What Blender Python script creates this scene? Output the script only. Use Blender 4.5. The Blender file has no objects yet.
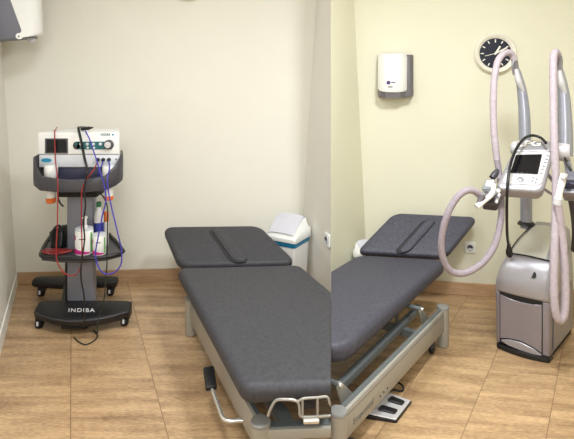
import bpy, bmesh, math, random
from mathutils import Vector, Matrix
random.seed(7)
COL = bpy.context.scene.collection
V = Vector

# ------------------------------------------------------------------ materials
def lin(c):
    c = c / 255.0
    return c / 12.92 if c <= 0.04045 else ((c + 0.055) / 1.055) ** 2.4
def rgb(r, g, b): return (lin(r), lin(g), lin(b), 1.0)

def mat(name, col, rough=0.5, metal=0.0, vary=0.06, scale=40.0, bump=0.0, bscale=200.0, coat=0.0, stretch=None, emit=0.0):
    m = bpy.data.materials.new(name); m.use_nodes = True
    nt = m.node_tree; N = nt.nodes; L = nt.links
    b = N['Principled BSDF']
    b.inputs['Roughness'].default_value = rough
    b.inputs['Metallic'].default_value = metal
    b.inputs['Coat Weight'].default_value = coat
    tc = N.new('ShaderNodeTexCoord'); mp = N.new('ShaderNodeMapping')
    if stretch: mp.inputs['Scale'].default_value = stretch
    L.new(tc.outputs['Object'], mp.inputs['Vector'])
    no = N.new('ShaderNodeTexNoise'); no.inputs['Scale'].default_value = scale; no.inputs['Detail'].default_value = 4
    L.new(mp.outputs['Vector'], no.inputs['Vector'])
    rp = N.new('ShaderNodeValToRGB')
    c = rgb(*col)
    rp.color_ramp.elements[0].position = 0.3; rp.color_ramp.elements[1].position = 0.7
    rp.color_ramp.elements[0].color = tuple(x * (1 - vary) for x in c[:3]) + (1,)
    rp.color_ramp.elements[1].color = tuple(min(1, x * (1 + vary)) for x in c[:3]) + (1,)
    L.new(no.outputs['Fac'], rp.inputs['Fac']); L.new(rp.outputs['Color'], b.inputs['Base Color'])
    if emit:
        L.new(rp.outputs['Color'], b.inputs['Emission Color']); b.inputs['Emission Strength'].default_value = emit
    if bump:
        n2 = N.new('ShaderNodeTexNoise'); n2.inputs['Scale'].default_value = bscale; n2.inputs['Detail'].default_value = 3
        L.new(mp.outputs['Vector'], n2.inputs['Vector'])
        bp = N.new('ShaderNodeBump'); bp.inputs['Strength'].default_value = bump; bp.inputs['Distance'].default_value = 0.004
        L.new(n2.outputs['Fac'], bp.inputs['Height']); L.new(bp.outputs['Normal'], b.inputs['Normal'])
    return m

def tile_floor(name, skew, grain_slope, offx, pitch, c1, c2, grout):
    """wood-look ceramic tiles: joints every pitch along the room's depth, grain across"""
    m = bpy.data.materials.new(name); m.use_nodes = True
    nt = m.node_tree; N = nt.nodes; L = nt.links
    b = N['Principled BSDF']; b.inputs['Roughness'].default_value = 0.32
    tc = N.new('ShaderNodeTexCoord'); sp = N.new('ShaderNodeSeparateXYZ'); L.new(tc.outputs['Object'], sp.inputs[0])
    def math_(op, a, bb):
        n = N.new('ShaderNodeMath'); n.operation = op
        for i, x in enumerate((a, bb)):
            if x is None: continue
            if isinstance(x, (int, float)): n.inputs[i].default_value = x
            else: L.new(x, n.inputs[i])
        return n.outputs[0]
    a = math_('ADD', sp.outputs['X'], math_('MULTIPLY', sp.outputs['Y'], skew))     # across the joints
    d = math_('ADD', sp.outputs['Y'], math_('MULTIPLY', sp.outputs['X'], grain_slope))  # along the depth
    an = math_('DIVIDE', math_('SUBTRACT', a, offx), pitch)
    dn = math_('DIVIDE', d, pitch)
    def joint(x, w):
        f = math_('FRACT', x, None)
        f = math_('ABSOLUTE', math_('SUBTRACT', f, 0.5), None)
        return math_('GREATER_THAN', f, 0.5 - w)
    j1 = joint(an, 0.005); j2 = joint(dn, 0.004)
    cell = N.new('ShaderNodeCombineXYZ')
    L.new(math_('FLOOR', an, None), cell.inputs[0]); L.new(math_('FLOOR', dn, None), cell.inputs[1])
    wn = N.new('ShaderNodeTexWhiteNoise'); wn.noise_dimensions = '3D'; L.new(cell.outputs[0], wn.inputs['Vector'])
    cv = N.new('ShaderNodeCombineXYZ')
    L.new(math_('MULTIPLY', a, 2.2), cv.inputs[0]); L.new(math_('MULTIPLY', d, 17.0), cv.inputs[1])
    L.new(math_('MULTIPLY', wn.outputs['Value'], 20.0), cv.inputs[2])
    n1 = N.new('ShaderNodeTexNoise'); n1.inputs['Scale'].default_value = 1.0; n1.inputs['Detail'].default_value = 5; n1.inputs['Roughness'].default_value = 0.62
    L.new(cv.outputs[0], n1.inputs['Vector'])
    rp = N.new('ShaderNodeValToRGB'); e = rp.color_ramp.elements
    e[0].position = 0.34; e[0].color = rgb(*c1); e[1].position = 0.66; e[1].color = rgb(*c2)
    cf = N.new('ShaderNodeCombineXYZ')
    L.new(math_('MULTIPLY', a, 38.0), cf.inputs[0]); L.new(math_('MULTIPLY', d, 150.0), cf.inputs[1])
    n2 = N.new('ShaderNodeTexNoise'); n2.inputs['Scale'].default_value = 1.0; n2.inputs['Detail'].default_value = 2
    L.new(cf.outputs[0], n2.inputs['Vector'])
    mixf = math_('ADD', math_('MULTIPLY', n1.outputs['Fac'], .62), math_('MULTIPLY', n2.outputs['Fac'], .38))
    L.new(mixf, rp.inputs['Fac'])
    hs = N.new('ShaderNodeHueSaturation')
    L.new(math_('ADD', math_('MULTIPLY', wn.outputs['Value'], 0.09), 0.955), hs.inputs['Value'])
    L.new(rp.outputs['Color'], hs.inputs['Color'])
    mx = N.new('ShaderNodeMixRGB'); mx.inputs['Color2'].default_value = rgb(*grout)
    jj = math_('MAXIMUM', math_('MULTIPLY', j1, 0.85), math_('MULTIPLY', j2, 0.18))
    L.new(jj, mx.inputs['Fac']); L.new(hs.outputs['Color'], mx.inputs['Color1'])
    L.new(mx.outputs['Color'], b.inputs['Base Color'])
    return m

M = dict(
 wall_a = mat('cream_paint', (240, 237, 226), .85, vary=.012, scale=3, bump=.12, bscale=160),
 wall_b = mat('pale_yellow_paint', (228, 226, 205), .85, vary=.012, scale=3, bump=.12, bscale=160),
 wall_l = mat('shaded_cream_paint', (236, 233, 224), .85, vary=.012, scale=3, bump=.12, bscale=160),  # cream made slightly greyer: shading of the pier's left face put into the colour
 wall_r = mat('olive_cream_paint', (230, 228, 205), .85, vary=.012, scale=3, bump=.12, bscale=160),
 white = mat('ceiling_white', (240, 238, 230), .9, vary=.01),
 floor_a = tile_floor('beige_tile_left', .413, 0.0, -.007, .4045, (134, 103, 75), (212, 178, 137), (112, 84, 58)),
 floor_b = tile_floor('beige_tile_right', -.625, .167, -.624, .352, (136, 104, 74), (214, 180, 137), (112, 84, 58)),
 base = mat('skirting_tile', (188, 154, 120), .4, vary=.16, scale=1.0, stretch=(6, 6, 60)),
 vinyl_a = mat('charcoal_vinyl', (60, 60, 66), .6, vary=.22, scale=60, bump=.10, bscale=260),
 vinyl_b = mat('slate_vinyl', (70, 70, 83), .55, vary=.22, scale=60, bump=.10, bscale=260),
 vinyl_dark = mat('dark_seam', (40, 39, 44), .7),
 frame = mat('silver_lacquer', (166, 164, 158), .38, .25, vary=.03),
 cap = mat('grey_plastic_cap', (140, 140, 138), .45, vary=.03),
 beam = mat('grey_green_steel', (112, 118, 120), .4, .3, vary=.05),
 chrome = mat('chrome', (215, 215, 212), .2, .8, vary=.02),
 black = mat('black_plastic', (24, 24, 27), .42, vary=.1),
 blackm = mat('matt_black', (16, 16, 18), .7, vary=.1),
 dgrey = mat('dark_grey_plastic', (66, 64, 70), .4, vary=.06),
 slate = mat('dark_blue_plastic', (58, 58, 78), .45, vary=.06),
 column = mat('silver_column', (138, 140, 153), .4, .3, vary=.03),
 wplastic = mat('white_plastic', (238, 238, 236), .35, vary=.015),
 wshade = mat('light_grey_plastic', (214, 216, 222), .4, vary=.015),
 lilac = mat('pale_lilac_plastic', (206, 206, 216), .45, vary=.02),
 ivory = mat('ivory_plastic', (236, 232, 218), .35, vary=.02),
 gback = mat('slate_grey_plastic', (112, 112, 124), .5, vary=.03),
 gback2 = mat('warm_grey_plastic', (104, 100, 103), .5, vary=.03),
 navy = mat('navy_dial', (24, 27, 48), .35, vary=.05),
 screen = mat('black_screen', (12, 13, 20), .15, vary=.2),
 teal = mat('teal_print', (32, 100, 104), .4, vary=.08),
 blueb = mat('blue_badge', (40, 140, 176), .4, vary=.04),
 silver = mat('machine_silver', (166, 164, 170), .34, .35, vary=.02),
 panel = mat('machine_mauve_silver', (142, 136, 143), .36, .3, vary=.03),
 silverl = mat('machine_light_silver', (206, 204, 206), .35, .15, vary=.02),
 silverd = mat('machine_dark_silver', (146, 145, 152), .35, .35, vary=.03),
 lid = mat('machine_pale_lid', (208, 206, 196), .3, .1, vary=.03),
 mast = mat('mast_silver', (158, 160, 172), .3, .4, vary=.03),
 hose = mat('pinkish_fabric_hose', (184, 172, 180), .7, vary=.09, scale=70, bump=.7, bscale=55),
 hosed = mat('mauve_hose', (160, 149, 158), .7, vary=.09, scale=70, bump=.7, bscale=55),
 red = mat('red_cable', (146, 40, 40), .4, vary=.08),
 blue = mat('blue_cable', (62, 56, 168), .4, vary=.08),
 cblack = mat('black_cable', (18, 18, 20), .4, vary=.1),
 cgreen = mat('dark_green_cable', (30, 40, 34), .4, vary=.1),
 grey_wire = mat('grey_wire', (120, 112, 104), .4, vary=.1),
 bag = mat('blue_bin_bag', (24, 126, 172), .35, vary=.2, scale=25, bump=.5, bscale=60),
 magenta = mat('magenta_print', (206, 40, 140), .45, vary=.05),
 green = mat('green_print', (110, 180, 90), .45, vary=.05),
 dkgreen = mat('green_cap', (30, 110, 66), .4, vary=.05),
 orange = mat('orange_cap', (226, 112, 44), .45, vary=.05),
 bluelab = mat('blue_label', (40, 56, 140), .45, vary=.05),
 clear = mat('translucent_bottle', (214, 212, 214), .25, vary=.03),
 purple = mat('purple_print', (74, 44, 118), .5, vary=.05),
 lead = mat('engraved_grey', (112, 112, 112), .5, vary=.05),
 letter = mat('silver_lettering', (226, 226, 230), .4, vary=.02),
 ticks = mat('ivory_marks', (238, 236, 224), .5, vary=.01),
)

# ------------------------------------------------------------------ objects
CUT_N = V((1.0, -0.0846, 0.0)).normalized()      # where the two couches butt together
def empty(name, loc):
    o = bpy.data.objects.new(name, None); o.empty_display_size = .05
    o.location = loc; COL.objects.link(o); return o
def tag(o, label=None, cat=None, group=None, kind=None):
    if label: o['label'] = label
    if cat: o['category'] = cat
    if group: o['group'] = group
    if kind: o['kind'] = kind
    return o
def offset_of(p):
    v = V((0, 0, 0))
    while p is not None: v += p.location; p = p.parent
    return v

class MB:
    def __init__(s): s.bm = bmesh.new()
    def face(s, vs):
        try: return s.bm.faces.new(vs)
        except ValueError: return None
    def grid(s, rows, closed_u=False, closed_v=False, cap=True):
        """rows: lists of points; quads between successive rows"""
        R = [[s.bm.verts.new(p) for p in r] for r in rows]
        n = len(R[0]); nr = len(R)
        for i in range(nr if closed_v else nr - 1):
            a, b = R[i], R[(i + 1) % nr]
            for j in range(n if closed_u else n - 1):
                k = (j + 1) % n
                s.face([a[j], a[k], b[k], b[j]])
        if cap and closed_u and not closed_v:
            s.face(list(reversed(R[0]))); s.face(R[-1])
        return R
    def box(s, c, size, ex=(1, 0, 0), ey=(0, 1, 0), ez=(0, 0, 1)):
        c = V(c); ex, ey, ez = V(ex), V(ey), V(ez); h = [x / 2 for x in size]
        P8 = [c + ex * (sx * h[0]) + ey * (sy * h[1]) + ez * (sz * h[2]) for sz in (-1, 1) for sx, sy in ((-1, -1), (1, -1), (1, 1), (-1, 1))]
        s.grid([P8[:4], P8[4:]], closed_u=True); return s
    def hexa(s, lo, hi):
        s.grid([[V(p) for p in lo], [V(p) for p in hi]], closed_u=True); return s
    def prism(s, pts, up):
        """polygon pts (3D) extruded by vector up"""
        s.grid([[V(p) for p in pts], [V(p) + V(up) for p in pts]], closed_u=True); return s
    def lathe(s, prof, base, ax=(0, 0, 1), n=20, sx=1, sy=1):
        """prof: list of (r, h) along the axis from base"""
        ax = V(ax).normalized(); a = ax.orthogonal().normalized(); b = ax.cross(a)
        if abs(ax.z) > .99: a, b = V((1, 0, 0)), V((0, 1, 0)) * (1 if ax.z > 0 else -1)
        base = V(base)
        s.grid([[base + ax * h + (a * math.cos(t) * sx + b * math.sin(t) * sy) * r for t in [2 * math.pi * i / n for i in range(n)]] for r, h in prof], closed_u=True)
        return s
    def tube(s, pts, r, n=10, closed=False, smooth=6, wob=0.0):
        """round tube through pts (Catmull-Rom); r number or list"""
        P_ = [V(p) for p in pts]; rr = r if isinstance(r, (list, tuple)) else [r] * len(P_)
        path, rad = [], []
        m = len(P_)
        segs = m if closed else m - 1
        for i in range(segs):
            p1, p2 = P_[i], P_[(i + 1) % m]
            p0 = P_[i - 1] if (i > 0 or closed) else p1 * 2 - p2
            p3 = P_[(i + 2) % m] if (i + 2 < m or closed) else p2 * 2 - p1
            for k in range(smooth):
                t = k / smooth
                path.append(.5 * (2 * p1 + (p2 - p0) * t + (2 * p0 - 5 * p1 + 4 * p2 - p3) * t * t + (3 * p1 - p0 - 3 * p2 + p3) * t ** 3))
                rad.append(rr[i] + (rr[(i + 1) % m] - rr[i]) * t)
        if not closed: path.append(P_[-1]); rad.append(rr[-1])
        rows = []; up = None; K = len(path)
        for i in range(K):
            a = path[(i - 1) % K] if (closed or i > 0) else path[0]
            b = path[(i + 1) % K] if (closed or i < K - 1) else path[-1]
            t = (b - a).normalized()
            if up is None: up = t.orthogonal().normalized()
            up = (up - t * up.dot(t)).normalized(); w = t.cross(up)
            q = rad[i] * (1 + (wob * random.uniform(-1, 1)))
            rows.append([path[i] + (up * math.cos(2 * math.pi * j / n) + w * math.sin(2 * math.pi * j / n)) * q for j in range(n)])
        s.grid(rows, closed_u=True, closed_v=closed); return s
    def pad(s, c4, thick, cr=.05, er=.02, seg=6, crown=0.0, es=4, back=1.0):
        """soft-edged slab: c4 = corners of the top face in order; grows away from the top normal"""
        A, B, C, D = [V(p) for p in c4]
        n = (B - A).cross(D - A).normalized()
        W = ((B - A).length + (C - D).length) / 2; H = ((D - A).length + (C - B).length) / 2
        def ring(ins, depth):
            r = max(cr - ins, .002); out = []
            for cx, cy, a0 in ((W - ins - r, H - ins - r, 0), (ins + r, H - ins - r, 90), (ins + r, ins + r, 180), (W - ins - r, ins + r, 270)):
                for k in range(seg + 1):
                    a = math.radians(a0 + 90 * k / seg)
                    x, y = (cx + r * math.cos(a)) / W, (cy + r * math.sin(a)) / H
                    out.append(A * (1 - x) * (1 - y) + B * x * (1 - y) + C * x * y + D * (1 - x) * y - n * depth)
            return out
        rows = []
        if crown: rows.append(ring(min(W, H) * .28, -crown))
        rows.append(ring(er * 1.6, -crown * .35))
        for k in range(es + 1):
            f = math.pi / 2 * k / es
            rows.append(ring(er * (1 - math.sin(f)), er * (1 - math.cos(f))))
        eb = min(er * back, thick - er)
        for k in range(es + 1):
            f = math.pi / 2 * k / es
            rows.append(ring(eb * (1 - math.cos(f)), thick - eb + eb * math.sin(f)))
        s.grid(rows, closed_u=True); return s
    def cut(s, sign):
        g = s.bm.verts[:] + s.bm.edges[:] + s.bm.faces[:]
        bmesh.ops.recalc_face_normals(s.bm, faces=s.bm.faces[:])
        r = bmesh.ops.bisect_plane(s.bm, geom=g, plane_co=CUT_N * (-sign * .0012), plane_no=CUT_N * sign, clear_inner=False, clear_outer=True)
        ed = [e for e in r['geom_cut'] if isinstance(e, bmesh.types.BMEdge)]
        if ed: bmesh.ops.holes_fill(s.bm, edges=ed)
        return s
    def bevel(s, w, seg=2, ang=35):
        s.bm.normal_update()
        bmesh.ops.recalc_face_normals(s.bm, faces=s.bm.faces[:])
        es = [e for e in s.bm.edges if len(e.link_faces) == 2 and e.calc_face_angle(0) > math.radians(ang)]
        bmesh.ops.bevel(s.bm, geom=es, offset=w, segments=seg, affect='EDGES', profile=.5, clamp_overlap=True)
        return s
    def build(s, name, m, parent=None, smooth=40):
        bmesh.ops.recalc_face_normals(s.bm, faces=s.bm.faces[:])
        off = offset_of(parent)
        for v in s.bm.verts: v.co -= off
        me = bpy.data.meshes.new(name); s.bm.to_mesh(me); s.bm.free()
        for p in me.polygons: p.use_smooth = True
        me.set_sharp_from_angle(angle=math.radians(smooth))
        me.materials.append(M[m] if isinstance(m, str) else m)
        o = bpy.data.objects.new(name, me); COL.objects.link(o)
        if parent: o.parent = parent
        return o

def recentre(o, base):
    """move a top-level mesh's origin to its base"""
    base = V(base); o.data.transform(Matrix.Translation(-base)); o.location = base; return o
def lettering(name, text, size, origin, ex, ey, m, parent, depth=.0012, stretch=1.0, align='CENTER', bold=0.0, space=1.0):
    cu = bpy.data.curves.new(name, 'FONT'); cu.body = text; cu.size = size; cu.align_x = align; cu.align_y = 'CENTER'
    cu.extrude = depth / 2; cu.offset = bold; cu.space_character = space
    t = bpy.data.objects.new(name, cu); COL.objects.link(t)
    me = bpy.data.meshes.new_from_object(t.evaluated_get(bpy.context.evaluated_depsgraph_get()))
    bpy.data.objects.remove(t); bpy.data.curves.remove(cu)
    ex = V(ex).normalized(); ez = ex.cross(V(ey)).normalized(); ey = V(ey).normalized()
    mt = Matrix((ex * stretch, ey, ez)).transposed().to_4x4(); mt.translation = V(origin) - offset_of(parent)
    me.transform(mt); me.name = name
    me.materials.clear(); me.materials.append(M[m])
    o = bpy.data.objects.new(name, me); COL.objects.link(o); o.parent = parent
    return o
def struct(o, label=None): return tag(o, label, kind='structure')

# ================================================================== THE SETTING
CEIL = 2.6
def plane_wall(name, pts, m, label):
    mb = MB(); mb.face([mb.bm.verts.new(p) for p in pts]); return struct(mb.build(name, m), label)
# room corners on plan
LBx, LBy = -1.937, 3.73          # left back corner
PLx, PLy = .0895, 3.879          # pier meets left back wall
AX, AY = .279, 3.30              # nose of the pier
PRx, PRy = .570, 3.658           # pier meets right back wall
RBx, RBy = 2.55, 3.327           # right back corner
LFx, LFy = -1.425, 2.50          # end of the slanting left wall
FRONT = -1.3
leanL = -.160                    # lean of the left wall over its height
tL = (.259, 3.891); tR = (.446, 3.679)
# floors meet under the couches
fa = MB(); fa.prism([(-2.2, FRONT, -.05), (.0846 * FRONT, FRONT, -.05), (.0846 * 4.1, 4.1, -.05), (-2.2, 4.1, -.05)], (0, 0, .05))
struct(fa.build('floor', 'floor_a'), 'beige wood-look tile floor of the left treatment room')
fb = MB(); fb.prism([(.0846 * FRONT, FRONT, -.05), (2.7, FRONT, -.05), (2.7, 4.1, -.05), (.0846 * 4.1, 4.1, -.05)], (0, 0, .05))
struct(fb.build('floor', 'floor_b'), 'beige wood-look tile floor of the right treatment room')
c = MB(); c.prism([(-2.2, FRONT, CEIL), (2.7, FRONT, CEIL), (2.7, 4.1, CEIL), (-2.2, 4.1, CEIL)], (0, 0, .05))
struct(c.build('ceiling', 'white'), 'plain white ceiling')
plane_wall('wall_back', [(LBx - .3, LBy - .022, 0), (PLx, PLy, 0), (tL[0], tL[1], CEIL), (LBx - .3, LBy - .022, CEIL)], 'wall_a', 'cream back wall of the left room behind the trolley')
plane_wall('wall_left', [(LFx, LFy, 0), (LBx - .03, LBy + .07, 0), (LBx - .03 + leanL, LBy + .07, CEIL), (LFx + leanL, LFy, CEIL)], 'wall_l', 'pale left wall beside the trolley')
plane_wall('wall_left', [(LFx, FRONT, 0), (LFx, LFy, 0), (LFx + leanL, LFy, CEIL), (LFx + leanL, FRONT, CEIL)], 'wall_l', 'left wall nearer the viewer')
plane_wall('wall_center', [(PLx, PLy, 0), (AX, AY, 0), (AX, AY, CEIL), (tL[0], tL[1], CEIL)], 'wall_l', 'left face of the pier between the rooms, shading in its colour')
plane_wall('wall_center', [(AX, AY, 0), (PRx, PRy, 0), (tR[0], tR[1], CEIL), (AX, AY, CEIL)], 'wall_r', 'yellowish right face of the pier between the rooms')
plane_wall('wall_back', [(PRx, PRy, 0), (RBx, RBy, 0), (RBx, RBy, CEIL), (tR[0], tR[1], CEIL)], 'wall_b', 'pale yellow back wall of the right room behind the machine')
plane_wall('wall_right', [(RBx, RBy + .01, 0), (RBx, FRONT, 0), (RBx, FRONT, CEIL), (RBx, RBy + .01, CEIL)], 'wall_b', 'pale yellow right wall')
plane_wall('wall_front', [(2.7, FRONT, 0), (-2.2, FRONT, 0), (-2.2, FRONT, CEIL), (2.7, FRONT, CEIL)], 'wall_b', 'wall behind the viewer')
def skirting(name, a, b, label, h=.085, t=.010):
    a, b = V((a[0], a[1], 0)), V((b[0], b[1], 0)); d = (b - a).normalized(); nrm = V((d.y, -d.x, 0))
    mb = MB(); mb.prism([a, b, b + nrm * t, a + nrm * t], (0, 0, h)); mb.bevel(.002, 1)
    struct(mb.build(name, 'base'), label)
skirting('baseboard_back', (LBx, LBy), (PLx, PLy), 'tan tile skirting below the left back wall')
skirting('baseboard_center', (PLx, PLy), (AX, AY), 'tan tile skirting on the left face of the pier')
skirting('baseboard_center', (AX, AY), (PRx, PRy), 'tan tile skirting on the right face of the pier')
skirting('baseboard_back', (PRx, PRy), (RBx, RBy), 'tan tile skirting below the right back wall')
lb = MB(); lb.prism([(LFx, LFy, 0), (LBx, LBy, 0), (LBx + .010, LBy - .004, 0), (LFx + .011, LFy - .004, 0)], (-.005, 0, .085))
struct(lb.build('baseboard_left', 'wall_l'), 'pale painted skirting below the left wall')

# ================================================================== COUCHES
def post(name, mcap, x, y, h, r, parent, sign=None, foot=True):
    o = MB(); o.lathe([(r * .96, .004), (r, .01), (r, h - .014)], (x, y, 0), n=24)
    if sign: o.cut(sign)
    o = o.build(name, 'frame', parent)
    k = MB(); k.lathe([(r * 1.03, h - .014), (r * 1.05, h - .004), (r * .97, h), (r * .5, h + .002)], (x, y, 0), n=24)
    if sign: k.cut(sign)
    k.build('cap', mcap, o)
    f = MB(); f.lathe([(r * .7, 0), (r * .72, .006)], (x, y, 0), n=20)
    if sign: f.cut(sign)
    f.build('rubber_foot', 'black', o)
    return o

# ---- left couch (cut side = right)
H = .36
root = empty('treatment_couch', (-.30, 2.5, 0))
tag(root, 'left charcoal grey treatment couch with nearly flat headrest pointing at the white bin', 'treatment couch', 'padded treatment couches')
eL = V((.358, -.934, 0)); hL = V((-.655, 3.09, H)); hR = V((.08, 3.14, H))
nearL = V((-.163, 1.905, H)); nearR = nearL + (hR - hL)
m = MB(); m.pad([nearL, nearR, hR, hL], .078, cr=.05, er=.034, crown=.004, es=6); m.cut(1)
m.build('mattress', 'vinyl_a', root)
hd = [V((-.652, 3.135, H + .002)), V((.062, 3.175, H + .002)), V((-.187, 3.575, .470)), V((-.855, 3.57, .464))]
m = MB(); m.pad(hd, .06, cr=.075, er=.024, crown=.003, es=5); hdo = m.build('headrest', 'vinyl_a', root)
def on(q, a, b, up=.0):
    A, B, C, D = q; n = (B - A).cross(D - A).normalized()
    return A * (1 - a) * (1 - b) + B * a * (1 - b) + C * a * b + D * (1 - a) * b + n * up
m = MB(); m.pad([on(hd, .425, .0, .0045), on(hd, .60, .0, .0045), on(hd, .60, .87, .0045), on(hd, .425, .87, .0045)], .012, cr=.05, er=.004)
m.build('face_slot', 'vinyl_dark', hdo)
m = MB(); m.pad([p + V((0, 0, .018)) for p in [on(hd, .455, .0), on(hd, .59, .0), on(hd, .59, .83), on(hd, .455, .83)]], .03, cr=.045, er=.014, crown=.003)
m.build('slot_cushion', 'vinyl_a', hdo)
pF = V((-.552, 3.01, 0)); pN = V((-.099, 1.95, 0)); d = (pN - pF).normalized(); nn = V((-d.y, d.x, 0))
post('leg', 'cap', pF.x, pF.y, .215, .037, root); post('leg', 'cap', pN.x, pN.y, .206, .037, root)
m = MB(); m.box((pF + pN) / 2 + V((0, 0, .146)), ((pN - pF).length - .05, .034, .112), d, nn); m.bevel(.006)
m.build('side_rail', 'frame', root)
m = MB(); m.box((pF + pN) / 2 + V((0, 0, .2035)) + nn * .004, ((pN - pF).length - .06, .016, .004), d, nn); m.build('rail_groove', 'beam', root)
# far legs side beam & crossbars
cx = V((hR - hL)).normalized()
for base, name in ((pN, 'cross_rail'), (pF, 'cross_rail')):
    m = MB(); m.box(base + cx * .33 + V((0, 0, .163)), (.62, .05, .040), cx, V((-cx.y, cx.x, 0))); m.bevel(.006)
    if base is pN: m.cut(1)
    o = m.build(name, 'frame', root)
    m = MB(); m.box(base + cx * .33 + V((0, .004, .185)), (.60, .034, .004), cx, V((-cx.y, cx.x, 0)))
    if base is pN: m.cut(1)
    m.build('rail_groove', 'beam', o)
m = MB(); o2 = pN + cx * .20
m.box((pF + pN) / 2 + cx * .12 + V((0, 0, .15)), (1.06, .05, .05), d, nn); m.bevel(.005); m.cut(1); m.build('lower_beam', 'beam', root)
# upper frame under the mattress
m = MB()
for s_ in (.14, .30):
    m.box((hL + nearL) / 2 + cx * s_ + V((0, .1, -.099)), (1.15, .03, .024), eL, V((.934, .358, 0)))
m.box(nearL + cx * .2 + V((0, .16, -.099)), (.30, .03, .024), cx, V((-cx.y, cx.x, 0)))
m.cut(1); m.build('upper_frame', 'beam', root)
for y in (0, .12):
    m = MB(); m.box(pF + cx * .2 + V((.05, -.10 - y, .20)), (.03, .02, .16), (1, 0, 0), (0, 1, 0)); m.bevel(.004); m.build('lift_arm', 'beam', root)
# motor/linkage block seen below the near end
m = MB(); m.box((.075, 2.08, .215), (.07, .06, .07), cx, (-cx.y, cx.x, 0)); m.bevel(.006); m.cut(1); m.build('lift_motor', 'dgrey', root)
# wire bracket
def w(*ps): return [V(p) for p in ps]
m = MB()
Zw = 1.905
m.tube(w((-0.0698, 1.9100, 0.2475), (-0.0588, 1.9100, 0.2769), (-0.0404, 1.9100, 0.3044), (-0.0110, 1.9000, 0.3143), (0.0219, 1.9000, 0.3125), (0.0402, 1.9000, 0.3034), (0.0457, 1.9000, 0.2796), (0.0475, 1.9000, 0.2577), (0.0658, 1.9000, 0.2504), (0.1133, 1.9000, 0.2522), (0.1717, 1.9000, 0.2559)), .0052, n=8)
m.tube(w((0.0566, 1.9000, 0.3162), (0.0566, 1.9000, 0.2504)), .0045, n=8)
m.tube(w((0.1114, 1.9000, 0.3198), (0.1114, 1.9000, 0.2504)), .0045, n=8)
m.tube(w((0.0402, 1.9000, 0.3070), (0.0621, 1.9000, 0.3180), (0.1133, 1.9000, 0.3216), (0.1462, 1.9000, 0.3235), (0.1571, 1.9000, 0.2979), (0.1717, 1.9000, 0.2796)), .0045, n=8)
m.cut(1); wb = m.build('wire_bracket', 'frame', root)
m = MB(); m.lathe([(.008, 0), (.011, .003), (.011, .056), (.008, .059)], (0.0583, 1.8950, 0.2391), (1, .03, 0), n=14); m.build('roller', 'chrome', wb)
# foot lever
m = MB(); m.tube(w((-0.1169, 2.0965, 0.1050), (-0.1898, 2.0996, 0.1050), (-0.2379, 2.0965, 0.1050), (-0.2625, 2.1165, 0.1080), (-0.2828, 2.1628, 0.1150), (-0.3336, 2.2823, 0.1350)), .0095, n=10); lv = m.build('foot_lever', 'chrome', root)
ga, gb = V((-0.3282, 2.2605, 0.1350)), V((-0.3577, 2.3693, 0.1650)); gd = (gb - ga).normalized()
m = MB(); m.box((ga + gb) / 2, ((gb - ga).length, .05, .024), gd, V((gd.y, -gd.x, 0)).normalized(), gd.cross(V((gd.y, -gd.x, 0))).normalized()); m.bevel(.007, 3); m.build('grip', 'black', lv)

# ---- right couch (cut side = left)
root = empty('treatment_couch', (.6, 2.6, 0))
tag(root, 'right slate grey treatment couch with raised headrest in front of the wall socket', 'treatment couch', 'padded treatment couches')
qN = V((.246, 2.185, H)); qH = V((.990, 3.222, H)); qL = V((.4458, 3.312, H)); dR = (qH - qN).normalized()
m = MB(); m.pad([qN + (qL - qH), qN, qH, qL], .085, cr=.07, er=.034, crown=.004, es=6); m.cut(-1)
m.build('mattress', 'vinyl_b', root)
hd = [V((.440, 3.342, H + .004)), V((.992, 3.247, H + .004)), V((1.2738, 3.4500, 0.5645)), V((0.7243, 3.5200, 0.5726))]
m = MB(); m.pad(hd, .06, cr=.06, er=.024, crown=.003, es=5); hdo = m.build('headrest', 'vinyl_b', root)
m = MB(); m.pad([on(hd, .415, .02, .0045), on(hd, .585, .02, .0045), on(hd, .585, .84, .0045), on(hd, .415, .84, .0045)], .012, cr=.04, er=.004)
m.build('face_slot', 'vinyl_dark', hdo)
m = MB(); m.pad([p + V((0, -.007, .017)) for p in [on(hd, .46, .0), on(hd, .59, .0), on(hd, .59, .82), on(hd, .46, .82)]], .03, cr=.04, er=.014, crown=.003)
m.build('slot_cushion', 'vinyl_b', hdo)
rF = V((.863, 2.878, 0)); rN = V((.196, 1.985, 0)); d = (rN - rF).normalized(); nn = V((d.y, -d.x, 0)) * -1
post('leg', 'cap', rF.x, rF.y, .222, .032, root); post('leg', 'cap', rN.x, rN.y, .222, .033, root, sign=-1)
if nn.x < 0: nn = -nn
m = MB(); m.box((rF + rN) / 2 + V((0, 0, .152)), ((rN - rF).length - .05, .034, .114), d, nn); m.bevel(.006)
rl = m.build('side_rail', 'frame', root)
m = MB(); m.box((rF + rN) / 2 + V((0, 0, .2115)) - nn * .006, ((rN - rF).length - .06, .018, .005), d, nn); m.build('rail_groove', 'beam', rl)
m = MB(); m.box((rF + rN) / 2 + V((0, 0, .188)) + nn * .0172, ((rN - rF).length - .07, .0012, .003), d, nn); m.build('rail_trim', 'lead', rl)
lettering('lettering', 'Ecopostural', .036, rN - d * .170 + nn * .0178 + V((0, 0, .136)), -d, (0, 0, 1), 'lead', rl, stretch=1.0)
for k in range(3):
    m = MB(); m.lathe([(.0045, 0), (.0045, .003)], rN - d * (.315 + k * .035) + nn * .0165 + V((0, 0, .125)), nn, n=10); m.build('fixing_screw', 'dgrey', rl)
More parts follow.
